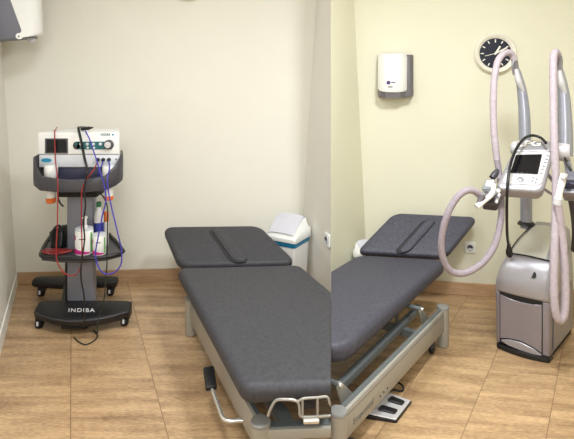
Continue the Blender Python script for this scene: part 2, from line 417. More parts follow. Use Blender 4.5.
# lower beam & linkage
inn = -nn
b0 = V((.256, 2.26, .145)); b1 = V((.725, 2.92, .145))
bd = (b1 - b0).normalized()
m = MB(); m.box((b0 + b1) / 2 + V((0, 0, .03)), ((b1 - b0).length + .1, .036, .036), bd, V((-bd.y, bd.x, 0))); m.bevel(.005); m.cut(-1); m.build('lower_beam', 'beam', root)
for t0 in (.10, .85):
    c0 = rN - d * (t0 * (rN - rF).length) - nn * .045
    m = MB()
    m.prism([c0 + V((0, 0, .165)) - d * .09, c0 + V((0, 0, .165)) + d * .01, c0 + V((0, 0, .255)) + d * .045, c0 + V((0, 0, .275)) + d * .030, c0 + V((0, 0, .265)) + d * .010], -nn * .008); m.bevel(.003, 1)
    m.cut(-1); hb = m.build('hinge_bracket', 'frame', root)
    m = MB(); m.lathe([(.010, 0), (.012, .004), (.012, .012), (.009, .016)], c0 + V((0, 0, .262)) + d * .030 - nn * .004, nn, n=14); m.cut(-1); m.build('pivot_bolt', 'chrome', hb)
    m = MB(); e0 = c0 + V((0, 0, .262)) + d * .030; m.tube([e0 - nn * .006, e0 - nn * .16], .012, n=10, smooth=1); m.cut(-1); m.build('cross_shaft', 'beam', root)
    e1 = e0 - nn * .13
    m = MB(); m.prism([e1 + V((0, 0, .012)), e1 + d * .02, e1 + V((0, 0, -.11)) + d * .025, e1 + V((0, 0, -.11)) - d * .01], -nn * .008); m.cut(-1); m.build('link_plate', 'beam', root)
m = MB(); m.box((rF + rN) / 2 - d * .30 - nn * .16 + V((0, 0, .15)), (.035, .25, .035), d, nn); m.build('cross_bar', 'beam', root)
m = MB()
for s_ in (.12, .36):
    m.box((qN + qH) / 2 + (qL - qH).normalized() * s_ + V((0, 0, -.099)), (1.12, .03, .024), dR, V((-dR.y, dR.x, 0)))
m.cut(-1); m.build('upper_frame', 'beam', root)
for t0 in (.075, .90):
    c0 = rN - d * (t0 * (rN - rF).length) + nn * (.012 if t0 < .5 else -.02)
    m = MB(); m.lathe([(.014, 0), (.024, .004), (.025, .012), (.024, .022), (.014, .026)], c0 + V((0, 0, .025)) - nn * .013, nn, n=16)
    cs = m.build('caster', 'cap' if t0 < .5 else 'black', root)
    m = MB(); m.box(c0 + V((0, 0, .051)), (.028, .034, .03), d, nn); m.bevel(.004); m.build('fork', 'dgrey', cs)

# ---- foot pedal on the floor
pc = [V((0.3148, 2.2738, 0.0220)), V((0.4709, 2.2363, 0.0120)), V((0.5714, 2.3771, 0.0120)), V((0.4630, 2.4322, 0.0220))]
root = empty('foot_pedal', ((pc[0] + pc[2]) / 2) * V((1, 1, 0)) if False else (.48, 2.35, 0))
tag(root, 'silver foot control plate with two black pedals on the floor under the right couch', 'foot pedal')
m = MB(); m.hexa([V((p.x, p.y, 0)) for p in pc], [p + V((0, 0, .0)) for p in pc]); m.bevel(.004); m.build('base', 'black', root)
m = MB(); m.hexa([on(pc, a, b, .0005) for a, b in ((.02, .03), (.97, .03), (.97, .97), (.02, .97))], [on(pc, a, b, .004) for a, b in ((.03, .05), (.96, .05), (.96, .95), (.03, .95))]); m.build('plate', 'silverl', root)
for b in (.30, .72):
    m = MB(); m.pad([on(pc, .36, b - .10, .014), on(pc, .86, b - .10, .010), on(pc, .86, b + .10, .010), on(pc, .36, b + .10, .014)], .011, cr=.009, er=.004); m.build('pedal', 'black', root)
m = MB(); m.tube(w((0.4396, 2.4321, 0.0080), (0.4980, 2.4663, 0.0060), (0.5441, 2.4601, 0.0050), (0.5576, 2.4997, 0.0050), (0.5353, 2.5306, 0.0060), (0.4925, 2.5354, 0.0080), (0.4350, 2.4323, 0.0500)), .0045, n=8); m.build('pedal_cable', 'cblack', root)

# ================================================================== TROLLEY
root = empty('equipment_trolley', (-1.3, 3.2, 0))
tag(root, 'grey and black wheeled trolley carrying the electrotherapy unit by the left wall', 'trolley')
def boat(xs0, xs1, yb, yf_end, yf_mid, zt_b, zt_f, zb):
    rows = []; n = 16
    for i in range(n + 1):
        t = i / n; x = xs0 + (xs1 - xs0) * t; k = 1 - (2 * t - 1) ** 2
        e = 1 - abs(2 * t - 1) ** 8 * .35
        yf = yf_end + (yf_mid - yf_end) * k; ybk = yb - (1 - e) * .05
        rows.append([(x, ybk, zb + .01), (x, ybk, zt_b), (x, yf + .02, zt_f + .010), (x, yf, zt_f - .004), (x, yf + .004, zb + (zt_f - zb) * .4), (x, yf + .03, zb)])
    mb = MB(); mb.grid(rows, closed_u=True); mb.bevel(.004, 2, 50); return mb
ff = boat(-1.505, -.940, 3.175, 3.09, 2.975, .125, .092, .045).build('front_foot', 'black', root)
m = MB(); m.tube([(-1.497, 3.078, .097), (-1.40, 3.018, .094), (-1.30, 2.985, .0915), (-1.2225, 2.975, .0905), (-1.13, 2.986, .0915), (-1.03, 3.02, .094), (-.948, 3.078, .097)], .0035, n=6); m.build('edge_trim', 'dgrey', ff)
a_ = V((-1.2225, 3.175, .125)); b_ = V((-1.2225, 2.995, .102)); sd = (a_ - b_).normalized()
lettering('lettering', 'INDIBA', .056, b_ + sd * .066 + V((.012, 0, .0045)), (1, 0, 0), sd + V((-.36, 0, 0)), 'letter', ff, stretch=.74, bold=.0004, space=1.2)
boat(-1.72, -1.155, 3.58, 3.50, 3.46, .118, .108, .062).build('rear_foot', 'black', root)
m = MB(); m.hexa([(-1.35, 3.1, .055), (-1.19, 3.1, .055), (-1.34, 3.5, .06), (-1.50, 3.5, .06)], [(-1.35, 3.1, .115), (-1.19, 3.1, .115), (-1.34, 3.5, .105), (-1.50, 3.5, .105)]); m.build('base_beam', 'black', root)
m = MB(); m.box((-1.23, 3.03, .048), (.15, .06, .03)); m.bevel(.006); m.build('foot_bumper', 'blackm', root)
def caster(x, y, zt):
    m = MB(); m.box((x, y + .006, .05), (.05, .05, .05)); m.bevel(.014, 3); f = m.build('caster', 'black', root)
    m = MB(); m.lathe([(.018, -.02), (.026, -.014), (.027, 0), (.026, .014), (.018, .02)], (x, y - .006, .027), (1, 0, 0), n=18); m.build('wheel', 'blackm', f)
    m = MB(); m.box((x, y - .0335, .036), (.013, .003, .026)); m.bevel(.001, 1); m.build('wheel_glint', 'wshade', f)  # pale strip painted as the highlight on the glossy wheel
    m = MB(); m.lathe([(.008, .06), (.008, zt)], (x, y + .006, 0), n=8); m.build('stem', 'dgrey', f)
caster(-1.468, 3.09, .09); caster(-.972, 3.12, .09); caster(-1.665, 3.53, .1); caster(-1.20, 3.545, .1)
m = MB(); m.box((-1.262, 3.20, .465), (.165, .06, .75)); m.bevel(.012, 3); m.build('column', 'column', root)
m = MB(); m.box((-1.350, 3.2, .24), (.010, .05, .30)); m.build('column_side', 'blackm', root)
# lower shelf
zs = .44
front = [(-1.4298, 3.0286, 0.4400), (-1.3077, 2.9957, 0.4400), (-1.1778, 2.9875, 0.4400), (-1.0571, 3.0203, 0.4400), (-0.9796, 3.0966, 0.4400)]
side = [(-1.0082, 3.1678, 0.4400), (-1.0726, 3.2810, 0.4400), (-1.1516, 3.4025, 0.4400), (-1.2200, 3.4667, 0.4400), (-1.5596, 3.5108, 0.4400), (-1.5538, 3.4236, 0.4400), (-1.5206, 3.2810, 0.4400), (-1.4810, 3.1497, 0.4400)]
outl = w(*(front + side))
m = MB(); m.prism([p - V((0, 0, .022)) for p in outl], (0, 0, .022)); m.bevel(.004); sh = m.build('shelf', 'dgrey', root)
m = MB(); m.tube([p + V((0, 0, .004)) for p in outl], .010, n=8, closed=True, smooth=4); m.build('shelf_rim', 'black', sh)
# upper tray
m = MB(); m.hexa([(-1.44, 3.075, .86), (-.985, 3.075, .86), (-1.08, 3.34, .86), (-1.36, 3.34, .86)], [(-1.44, 3.075, .955), (-.985, 3.075, .955), (-1.08, 3.34, .955), (-1.36, 3.34, .955)]); m.bevel(.008); m.build('tray_deck', 'slate', root)
bp = [(-1.43, 3.33, .90, 1.02), (-1.485, 3.13, .89, 1.035), (-1.489, 3.05, .88, 1.022), (-1.462, 3.0, .862, .975), (-1.405, 2.955, .842, .925), (-1.30, 2.935, .838, .912), (-1.22, 2.93, .838, .908), (-1.13, 2.935, .838, .912), (-1.035, 2.955, .842, .925), (-.985, 3.0, .862, .975), (-.966, 3.05, .88, 1.022), (-.985, 3.13, .89, 1.035), (-1.05, 3.33, .90, 1.02)]
rows = []
for i, (x, y, z0, z1) in enumerate(bp):
    a = V(bp[max(i - 1, 0)][:2]); b = V(bp[min(i + 1, len(bp) - 1)][:2]); t = (b - a).normalized(); nI = V((-t.y, t.x)) * .016
    rows.append([(x, y, z0), (x, y, z1 - .008), (x + nI.x * .3, y + nI.y * .3, z1), (x + nI.x, y + nI.y, z1), (x + nI.x, y + nI.y, z0)])
m = MB(); m.grid(rows, closed_u=True); m.bevel(.003, 2, 50); tr = m.build('tray_bumper', 'dgrey', root, 50)
m = MB(); m.box((-1.195, 3.02, .853), (.24, .14, .018)); m.build('tray_floor', 'black', tr)
m = MB(); m.box((-1.23, 3.12, .812), (.235, .16, .055)); m.bevel(.004); m.build('tray_bracket', 'blackm', root)

# ---- electrotherapy unit on the tray
fy = 3.06
def U(u): return (u - 287) / 520 * fy
def W_(v): return 1.5 - (v - 75) / 520 * fy
root = empty('electrotherapy_unit', (-1.21, 3.2, .955))
tag(root, 'white electrotherapy unit with small screen, teal keys and dial on top of the trolley', 'medical device')
m = MB(); m.hexa([(U(37.5), fy, W_(154.5)), (U(119.5), fy, W_(154.5)), (U(119.5) - .085, fy + .26, W_(154.5)), (U(37.5) + .085, fy + .26, W_(154.5))], [(U(37.5), fy, W_(132.5)), (U(119.5), fy, W_(132.5)), (U(119.5) - .085, fy + .26, W_(132.5)), (U(37.5) + .085, fy + .26, W_(132.5))]); m.bevel(.006, 3); m.build('housing', 'wplastic', root)
m = MB(); m.hexa([(U(38.5), fy + .005, .956), (U(119), fy + .005, .956), (U(119) - .085, fy + .26, .956), (U(38.5) + .085, fy + .26, .956)], [(U(38.5), fy + .005, W_(154.8)), (U(119), fy + .005, W_(154.8)), (U(119) - .085, fy + .26, W_(154.8)), (U(38.5) + .085, fy + .26, W_(154.8))]); m.bevel(.004, 2); lp = m.build('lower_panel', 'wshade', root)
def plate(name, u0, u1, v0, v1, m_, par, dy=-.002, th=.004, bev=.001):
    mb = MB(); mb.box(((U(u0) + U(u1)) / 2, fy + dy, (W_(v0) + W_(v1)) / 2), (U(u1) - U(u0), th, W_(v0) - W_(v1)))
    if bev: mb.bevel(bev, 1)
    return mb.build(name, m_, par)
sc_ = plate('screen_bezel', 45.2, 68, 138.4, 153.4, 'dgrey', root); plate('screen', 46.8, 66.6, 139.8, 152, 'screen', sc_, -.0042, .002)
st = plate('control_strip', 77, 112, 141.6, 149.2, 'teal', root, bev=0)
m = MB(); m.lathe([(.023, 0), (.023, .004), (.021, .005)], (U(77), fy + .001, W_(145.4)), (0, -1, 0), n=20); m.build('strip_end', 'dgrey', st)
for u in (76.6, 81.2, 87.5, 93.8, 100.6):
    m = MB(); m.lathe([(.009, 0), (.009, .003), (.007, .004)], (U(u), fy - .003, W_(144)), (0, -1, 0), n=14); m.build('key', 'wshade' if u > 79 else 'teal', st)
for u in (88, 94.3):
    m = MB(); m.lathe([(.007, 0), (.007, .003), (.006, .004)], (U(u), fy - .003, W_(147.7)), (0, -1, 0), n=14); m.build('key', 'wshade', st)
m = MB(); m.lathe([(.029, 0), (.029, .005), (.025, .012), (.025, .020), (.021, .023)], (U(109), fy - .001, W_(144.6)), (0, -1, 0), n=26); dl = m.build('dial', 'dgrey', root)
m = MB(); m.lathe([(.019, 0), (.019, .003), (.015, .004)], (U(109), fy - .022, W_(144.4)), (0, -1, 0), n=22); m.build('dial_cap', 'silverl', dl)
lettering('lettering', 'INDIBA', .021, (U(105.5), fy - .001, W_(134.6)), (1, 0, 0), (0, 0, 1), 'teal', root, stretch=.74, bold=.0003, space=1.15)
m = MB(); m.lathe([(.006, 0), (.006, .002)], (U(113), fy, W_(134.6)), (0, -1, 0), n=12); m.build('logo_dot', 'blueb', root)
m = MB(); m.lathe([(.031, 0), (.031, .002)], (U(46), fy + .006, W_(160.4)), (0, -1, 0), n=24, sx=1, sy=1)
for v in m.bm.verts: v.co.z = W_(160.4) + (v.co.z - W_(160.4)) * .40
m.build('badge', 'blueb', lp)
for u in (97.8, 103, 108.8):
    m = MB(); m.lathe([(.0115, 0), (.0115, .006), (.008, .014), (.006, .02)], (U(u), fy + .004, W_(159.8)), (0, -1, 0), n=14); m.build('socket_port', 'black', lp)
m = MB(); m.lathe([(.004, 0), (.004, .003)], (U(116), fy + .004, W_(159.4)), (0, -1, 0), n=10); m.build('indicator', 'black', lp)

# ---- holders bottles hung in the tray corners
def cup(u0, u1, v0, v1, v2, v3, Z, label):
    s = Z / 520; xm = ((u0 + u1) / 2 - 287) * s; r = (u1 - u0) / 2 * s
    zt, zm, zo, zb = [1.5 - (v - 75) * s for v in (v0, v1, v2, v3)]
    rt = empty('gel_bottle', (xm, Z, zb)); tag(rt, label, 'bottle', 'upturned gel bottles in the tray')
    m = MB(); m.lathe([(r * .70, zo), (r * .74, zm), (r, zm + .012), (r, zt - .01), (r * .92, zt), (r * .5, zt + .003)], (xm, Z, 0), n=20); m.build('bottle_body', 'wplastic', rt)
    m = MB(); m.lathe([(r * .55, zb), (r * .72, zb + .005), (r * .74, zo)], (xm, Z, 0), n=20); m.build('cap', 'orange', rt)
    return rt
cup(44.5, 57.5, 165.5, 178, 197.5, 203, 3.024, 'white upturned gel bottle with orange cap at the left end of the tray')
cup(102.5, 115, 166, 178, 195.5, 200, 3.024, 'white upturned gel bottle with orange cap behind the blue cables')

# ---- tubs and bottles on the lower shelf
def tub(xm, Z, z0, r, h, label, group=None):
    rt = empty('cream_jar', (xm, Z, z0)); tag(rt, label, 'jar', group)
    m = MB(); m.lathe([(r * .9, 0), (r, .006), (r, h * .9), (r * .93, h * .93)], (xm, Z, z0), n=28); b = m.build('jar_body', 'wplastic', rt)
    m = MB(); m.lathe([(r * .97, h * .93), (r * .97, h * .985), (r * .9, h), (r * .5, h)], (xm, Z, z0), n=28); m.build('lid', 'wshade', rt)
    def patch(a0, a1, zf, m_):
        mb = MB(); lo, hi = [], []
        for k in range(9):
            a = math.radians(a0 + (a1 - a0) * k / 8); z_lo, z_hi = zf(k / 8)
            lo.append((xm + math.sin(a) * r * 1.012, Z - math.cos(a) * r * 1.012, z0 + h * z_lo)); hi.append((xm + math.sin(a) * r * 1.012, Z - math.cos(a) * r * 1.012, z0 + h * z_hi))
        mb.grid([lo, hi], cap=False); mb.build('print', m_, b)
    patch(-80, -40, lambda t: (.48 + .14 * t, .80 - .05 * t), 'magenta')
    patch(-62, 60, lambda t: (.07, .30 - .18 * t), 'magenta')
    patch(62, 78, lambda t: (.10, .85), 'green')
    patch(-12, 30, lambda t: (.62, .66), 'dgrey')
    return rt
cj = tub(-1.203, 3.085, .441, .052, .155, 'larger white and magenta jar with white pump, left of the two on the shelf', 'cream jars on the shelf')
xm, Z = -1.194, 3.085
m = MB(); m.lathe([(.012, .0), (.012, .012), (.006, .014), (.006, .052), (.011, .054), (.011, .066)], (xm, Z, .596), n=14)
m.tube([(xm, Z, .656), (xm - .012, Z - .012, .657), (xm - .018, Z - .02, .652)], .004, n=8, smooth=2); m.build('pump', 'wplastic', cj)
tub(-1.108, 3.07, .441, .0375, .125, 'smaller white and magenta jar, right of the jar with the pump', 'cream jars on the shelf')
rt = empty('spray_bottle', (-1.145, 3.165, .441)); tag(rt, 'tall clear bottle with blue label and green cap behind the jars on the trolley shelf', 'bottle')
m = MB(); m.lathe([(.026, 0), (.029, .005), (.029, .20), (.022, .23), (.012, .245), (.012, .262)], (-1.145, 3.165, .441), n=22); m.build('bottle_body', 'clear', rt)
m = MB(); m.lathe([(.0296, .10), (.0296, .165)], (-1.145, 3.165, .441), n=22); m.build('bottle_label', 'bluelab', rt)
m = MB(); m.lathe([(.014, .258), (.015, .262), (.015, .284), (.012, .288)], (-1.145, 3.165, .441), n=16); m.build('cap', 'dkgreen', rt)
rt = empty('orange_tube', (-1.126, 3.235, .441)); tag(rt, 'slim orange and white tube standing behind the smaller jar', 'tube')
m = MB(); m.lathe([(.012, 0), (.015, .005), (.016, .12), (.015, .165)], (-1.126, 3.235, .441), n=16); m.build('tube_body', 'wplastic', rt)
m = MB(); m.lathe([(.016, .15), (.0165, .155), (.016, .205), (.012, .21)], (-1.126, 3.235, .441), n=16); m.build('cap', 'orange', rt)
rt = empty('accessory_case', (-1.42, 3.22, .441)); tag(rt, 'black soft accessory case on the left end of the trolley shelf', 'case')
m = MB(); m.hexa([(-1.445, 3.16, .441), (-1.365, 3.13, .441), (-1.355, 3.27, .441), (-1.43, 3.31, .441)], [(-1.432, 3.18, .555), (-1.372, 3.16, .565), (-1.365, 3.26, .57), (-1.42, 3.29, .555)]); m.bevel(.016, 3); m.build('pouch', 'blackm', rt)
m = MB(); m.tube([(-1.43, 3.165, .47), (-1.436, 3.172, .53), (-1.415, 3.185, .57), (-1.385, 3.178, .573), (-1.366, 3.15, .53), (-1.362, 3.126, .47)], .008, n=8); m.build('strap', 'black', rt)

# ---- cables on the trolley
def cable(name, label, m_, pts, r, group='cables on the trolley', smooth=6, cat='cable'):
    mb = MB(); mb.tube(pts, r, n=8, smooth=smooth)
    o = mb.build(name, m_); recentre(o, min((V(p) for p in pts), key=lambda q: q.z))
    return tag(o, label, cat, group)
cable('red_cable', 'red cable draped over the unit left of its keys and looping below the shelf', 'red',
  w((-1.4596, 3.3000, 1.1681), (-1.3831, 3.1000, 1.1679), (-1.3609, 3.0450, 1.1604), (-1.3489, 3.0300, 1.0047), (-1.2821, 2.9050, 0.9246), (-1.2782, 2.9000, 0.8308), (-1.2832, 2.9050, 0.6620), (-1.2894, 2.9050, 0.5224), (-1.2793, 2.9050, 0.4441), (-1.2346, 2.9050, 0.3883), (-1.1843, 2.9050, 0.3827), (-1.1508, 2.9050, 0.4330), (-1.1472, 2.9100, 0.5207), (-1.1500, 2.9100, 0.6606), (-1.1480, 2.9050, 0.8017), (-1.1452, 2.9050, 0.8575), (-1.1229, 2.9050, 0.9134), (-1.0857, 2.9100, 0.9628), (-1.1006, 3.0200, 0.9947)), .0036)
mb = MB()
for k in range(3):
    pts = []
    for j in range(12):
        a = 2 * math.pi * j / 12
        pts.append((-1.374 + (.066 + .010 * k) * math.cos(a) * (1 + .1 * math.sin(3 * a + k)) + .006 * k, 3.076 + (.018 + .011 * k) * math.sin(a), .4475 + .006 * k + .003 * math.sin(2 * a + k)))
    mb.tube(pts, .0036, n=6, closed=True, smooth=3)
o = mb.build('coiled_cable', 'red'); recentre(o, (-1.368, 3.065, .441)); tag(o, 'red cable lying coiled flat on the trolley shelf beside the jars', 'cable', 'cables on the trolley')
rt = empty('probe_cable', (-1.1318, 2.8850, 0.1130)); tag(rt, 'thick black cable with a plug on top, hanging down the middle of the trolley', 'cable', 'cables on the trolley')
pts = w((-1.2563, 3.2500, 1.1713), (-1.2450, 3.1200, 1.1850), (-1.2229, 3.0500, 1.1833), (-1.1964, 3.0200, 1.1225), (-1.1761, 3.0200, 1.0180), (-1.1068, 2.8850, 0.9674), (-1.1152, 2.8850, 0.9285), (-1.1263, 2.8850, 0.8620), (-1.1179, 2.8850, 0.7788), (-1.1290, 2.8850, 0.6844), (-1.1235, 2.8850, 0.5846), (-1.1401, 2.8850, 0.4625), (-1.1429, 2.8850, 0.3737), (-1.1263, 2.8850, 0.2739), (-1.1207, 2.8850, 0.1685), (-1.1612, 2.9600, 0.0712))
m = MB(); m.tube(pts, [.0075] * 6 + [.0045] * 10, n=8); m.build('cord', 'cblack', rt)
m = MB(); m.lathe([(.006, 0), (.010, .01), (.011, .05), (.007, .06), (.004, .075)], (-1.2202, 3.0800, 1.1772), (.95, -.1, .16), n=12); m.build('plug', 'black', rt)
cable('blue_cable', 'blue cable running from the top edge of the unit down across its keys', 'blue',
  w((-1.1830, 3.0500, 1.1704), (-1.1499, 3.0200, 1.1341), (-1.1296, 3.0200, 1.0760), (-1.1027, 3.0100, 1.0080), (-1.0429, 2.9000, 0.9590), (-1.0206, 2.9000, 0.8921), (-1.0094, 2.9000, 0.8029), (-1.0307, 2.9050, 0.7179), (-1.0559, 2.9050, 0.5894), (-1.0698, 2.9050, 0.4944), (-1.0503, 2.9050, 0.4218), (-1.0112, 2.9050, 0.3883), (-0.9609, 2.9050, 0.3995), (-0.9274, 2.9050, 0.4441), (-0.9246, 2.9050, 0.5224), (-0.9481, 2.9000, 0.6356), (-0.9815, 2.9000, 0.7750), (-0.9983, 2.9000, 0.8698), (-1.0011, 2.9000, 0.9256), (-1.0138, 2.9700, 0.9688), (-1.0384, 3.0300, 0.9989)), .0038)
cable('blue_cable', 'short blue cable curving from the middle socket of the unit down into the tray', 'blue',
  w((-1.0686, 3.0200, 1.0005), (-1.0756, 3.0200, 0.9773), (-1.0878, 3.0250, 0.9532), (-1.0966, 3.0250, 0.9241), (-1.0995, 3.0250, 0.9008)), .0036)
cable('mains_cable', 'thin dark cable hanging right of the jars and trailing on the floor in front', 'cgreen',
  w((-1.0760, 3.0000, 0.8163), (-1.0382, 2.9500, 0.8022), (-1.0118, 2.9280, 0.7567), (-1.0107, 2.9280, 0.6272), (-1.0135, 2.9280, 0.4583), (-1.0220, 2.9280, 0.3175), (-1.0361, 2.9280, 0.2049), (-1.0642, 2.9280, 0.1317), (-1.065, 2.92, .045), (-1.1351, 3.0425, 0.0080), (-1.0931, 2.9995, 0.0060), (-1.0832, 2.9336, 0.0050), (-1.1150, 2.8846, 0.0050), (-1.1646, 2.9116, 0.0050), (-1.2131, 2.9615, 0.0050)), .0036)
cable('sensor_lead', 'short black lead sticking out below the left gel bottle', 'cblack',
  w((-1.3042, 2.9550, 0.8124), (-1.2900, 2.9550, 0.7726), (-1.2722, 2.9600, 0.7515)), .005)

# ================================================================== BINS
def bin_(loc, ang, s, hgt, label):
    rt = empty('waste_bin', loc); tag(rt, label, 'bin', 'swing lid waste bins')
    ca, sa = math.cos(ang), math.sin(ang); L0 = V(loc)
    ex, ey = V((ca, sa, 0)), V((-sa, ca, 0))
    def q(x, y, z): return L0 + ex * x * s + ey * y * s + V((0, 0, z * hgt))
    def rr(hx, hy, r, z, n=5, zf=None):
        out = []
        for cx_, cy_, a0 in ((hx - r, hy - r, 0), (-hx + r, hy - r, 90), (-hx + r, -hy + r, 180), (hx - r, -hy + r, 270)):
            for k in range(n + 1):
                a = math.radians(a0 + 90 * k / n); x, y = cx_ + r * math.cos(a), cy_ + r * math.sin(a)
                out.append(q(x, y, zf(x, y) if zf else z))
        return out
    m = MB(); m.grid([rr(.36, .34, .06, 0), rr(.38, .36, .06, .02), rr(.45, .43, .06, .72)], closed_u=True); m.build('bin_body', 'wplastic', rt)
    m = MB(); m.grid([rr(.455, .435, .06, .655), rr(.465, .445, .06, .665), rr(.475, .455, .06, .74)], closed_u=True); m.build('bin_bag', 'bag', rt)
    def top(x, y): return .975 + (-.075 if y > .30 else 0) - max(0, (.14 - y)) * .30 - abs(x) ** 3 * .22
    rows = [rr(.49, .47, .07, .715), rr(.50, .48, .07, .73), rr(.495, .475, .07, .0, zf=lambda x, y: .74 + (top(x, y) - .74) * .62), rr(.455, .435, .10, 0, zf=lambda x, y: top(x, y) - .035), rr(.40, .38, .10, 0, zf=top), rr(.2, .18, .08, 0, zf=lambda x, y: top(x, y) + .012)]
    m = MB(); m.grid(rows, closed_u=True); ld = m.build('lid', 'wplastic', rt, 60)
    def ft(x, y, up): return q(x, y, top(x, y) + up)
    xs = [-.40, -.27, -.13, 0, .13, .27, .40]; ys = [-.425, -.28, -.1, .05, .2, .31]
    def row(y, up): return [ft(x, y, up) for x in xs]
    m = MB(); m.grid([row(y, .016 + .012 * (1 - abs(i - 2.5) / 2.5)) for i, y in enumerate(ys)], cap=False); m.build('swing_flap', 'lilac', ld)
    return rt
bin_((.008, 3.575, 0), math.radians(-30), .245, .54, 'white swing lid bin with blue bag behind the left couch headrest')
bin_((.515, 3.46, 0), math.radians(30), .115, .40, 'small white bin peeking out behind the left edge of the right couch headrest')

# ================================================================== WALL THINGS
def frame_of(nrm):
    n = V(nrm).normalized(); x = V((0, 0, 1)).cross(n).normalized() ; return x, V((0, 0, 1)), n
def clock(c, nrm, r, label, hands=True):
    x, z, n = frame_of(nrm); c = V(c); rt = empty('wall_clock', c); tag(rt, label, 'clock', 'round wall clocks')
    m = MB(); m.lathe([(r * .93, 0), (r, .012), (r * .985, .030), (r * .93, .038), (r * .80, .030), (r * .745, .020)], c, n, n=48); m.build('clock_frame', 'ivory', rt)
    m = MB(); m.lathe([(r * .75, .012), (r * .75, .022)], c, n, n=48); f = m.build('clock_face', 'navy', rt)
    def bar(a, r0, r1, wd, dep, name, m_, par):
        a = math.radians(a); u = x * math.sin(a) + z * math.cos(a); s = n.cross(u)
        mb = MB(); mb.box(c + u * (r0 + r1) / 2 * r + n * dep, (wd * r, (r1 - r0) * r, .0015), s, u, n); return mb.build(name, m_, par)
    for k in range(12): bar(k * 30, .56 if k % 3 else .54, .70, .05, .0232, 'hour_mark', 'ticks', f)
    bar(32, -.06, .42, .085, .0255, 'hour_hand', 'ticks', rt); bar(62, -.08, .60, .065, .0275, 'minute_hand', 'ticks', rt); bar(256, -.1, .52, .025, .029, 'second_hand', 'ticks', rt)
    m = MB(); m.lathe([(.05 * r, .022), (.05 * r, .031)], c, n, n=14); m.build('hub', 'ticks', rt)
nB = V((-.165, -.986, 0)); nA = V((.076, -.997, 0))
clock((1.405, 3.5185, 1.645), nB, .136, 'round ivory wall clock with navy dial above the massage machine')
clock((-.722, 3.818, 2.176), nA, .136, 'round wall clock, only its lower rim visible at the top edge of the left room')

def dispenser(c, nrm, wd, h, dep, label, lean=0, back_extra=0.03, gm='gback2', marks=True, slantside=True):
    """paper towel dispenser: grey housing against the wall, white domed cover in front"""
    x, z, n = frame_of(nrm); c = V(c); rt = empty('towel_dispenser', c); tag(rt, label, 'dispenser', 'paper towel dispensers')
    def q(a, b, d_): return c + x * a + z * b + n * d_
    # housing tapers from deep at the bottom
    m = MB(); hw = wd / 2
    m.hexa([q(-hw, 0, 0), q(hw + back_extra, 0, 0), q(hw + back_extra * .5, 0, dep * .70), q(-hw * .97, 0, dep * .70)],
           [q(-hw, h, 0), q(hw + back_extra, h, 0), q(hw + back_extra * .4, h, dep * .30), q(-hw * .97, h, dep * .30)])
    m.bevel(.006); m.build('housing', gm, rt)
    rows = []
    for b, d0, d1, ww in ((.038, .55, .96, .98), (.048, .56, 1.0, 1.0), (h * .5, .44, .95, 1.0), (h * .93, .32, .86, .99), (h + .004, .25, .78, .95), (h + .008, .22, .55, .88)):
        row = []
        for k in range(13):
            t = -1 + 2 * k / 12; bul = 1 - abs(t) ** 3.2
            row.append(q(t * hw * ww, b - (.014 if b < .05 else 0) * (bul * .9 - .4), dep * (d0 + (d1 - d0) * bul)))
        row += [q(hw * ww * .96, b + .003, dep * d0 * .9), q(-hw * ww * .96, b + .003, dep * d0 * .9)]
        rows.append(row)
    m = MB(); m.grid(rows, closed_u=True); cv = m.build('cover', 'wplastic', rt, 50)
    m = MB(); m.lathe([(.022, 0), (.017, -.014), (.006, -.018)], q(.0, .004, dep * .62), (0, 0, 1), n=16); m.build('nozzle', 'wshade', rt)
    m = MB(); m.prism([q(-hw * .94, -.004, .01), q(hw * .94, -.004, .01), q(hw * .9, -.004, dep * .6), q(hw * .5, -.006, dep * .9), q(-hw * .5, -.006, dep * .9), q(-hw * .9, -.004, dep * .6)], (0, 0, .036)); m.build('base_plate', gm, rt)
    if marks:
        pr = dep * 1.002
        m = MB(); m.lathe([(.013, 0), (.013, .002)], q(-.030, h * .335, dep * .965), n, n=16); m.build('logo', 'purple', cv)
        m = MB(); m.box(q(.002, h * .34, dep * .985), (.026, .003, .006), x, n, z); m.build('logo', 'purple', cv)
        m = MB(); m.box(q(-.018, h * .235, dep * .98), (.030, .003, .008), x, n, z); m.build('logo', 'gback2', cv)
    return rt
dispenser((.735, 3.627, 1.352), nB, .20, .288, .13, 'white paper towel dispenser with grey base on the wall left of the clock', gm='gback2', back_extra=.045)
# the one on the left wall
nL = V((.915, .36, 0)).normalized(); nL = V((.92, -.385, 0)).normalized()
rt = empty('towel_dispenser', (-1.93, 3.42, 1.72)); tag(rt, 'white paper towel dispenser with slate grey side at the top of the left wall', 'dispenser', 'paper towel dispensers')
def ql(u, v, Z): return V(P_(u, v, Z))
def P_(u, v, Z): return ((u - 287) / 520 * Z, Z, 1.5 - (v - 75) / 520 * Z)
ex = V((.92, .385, 0)).normalized(); ey = V((-.385, .92, 0)).normalized(); c0 = V((-1.832, 3.225, 0))
zb = 1.715
def g(a, b, z): return c0 + ex * a + ey * b + V((0, 0, z))
m = MB(); m.hexa([g(.0, 0, zb), g(.25, 0, zb + .028), g(.25, .21, zb + .028), g(.0, .21, zb)], [g(.0, 0, zb + .44), g(.06, 0, zb + .44), g(.06, .21, zb + .44), g(.0, .21, zb + .44)]); m.bevel(.005); m.build('housing', 'gback', rt)
rows = []
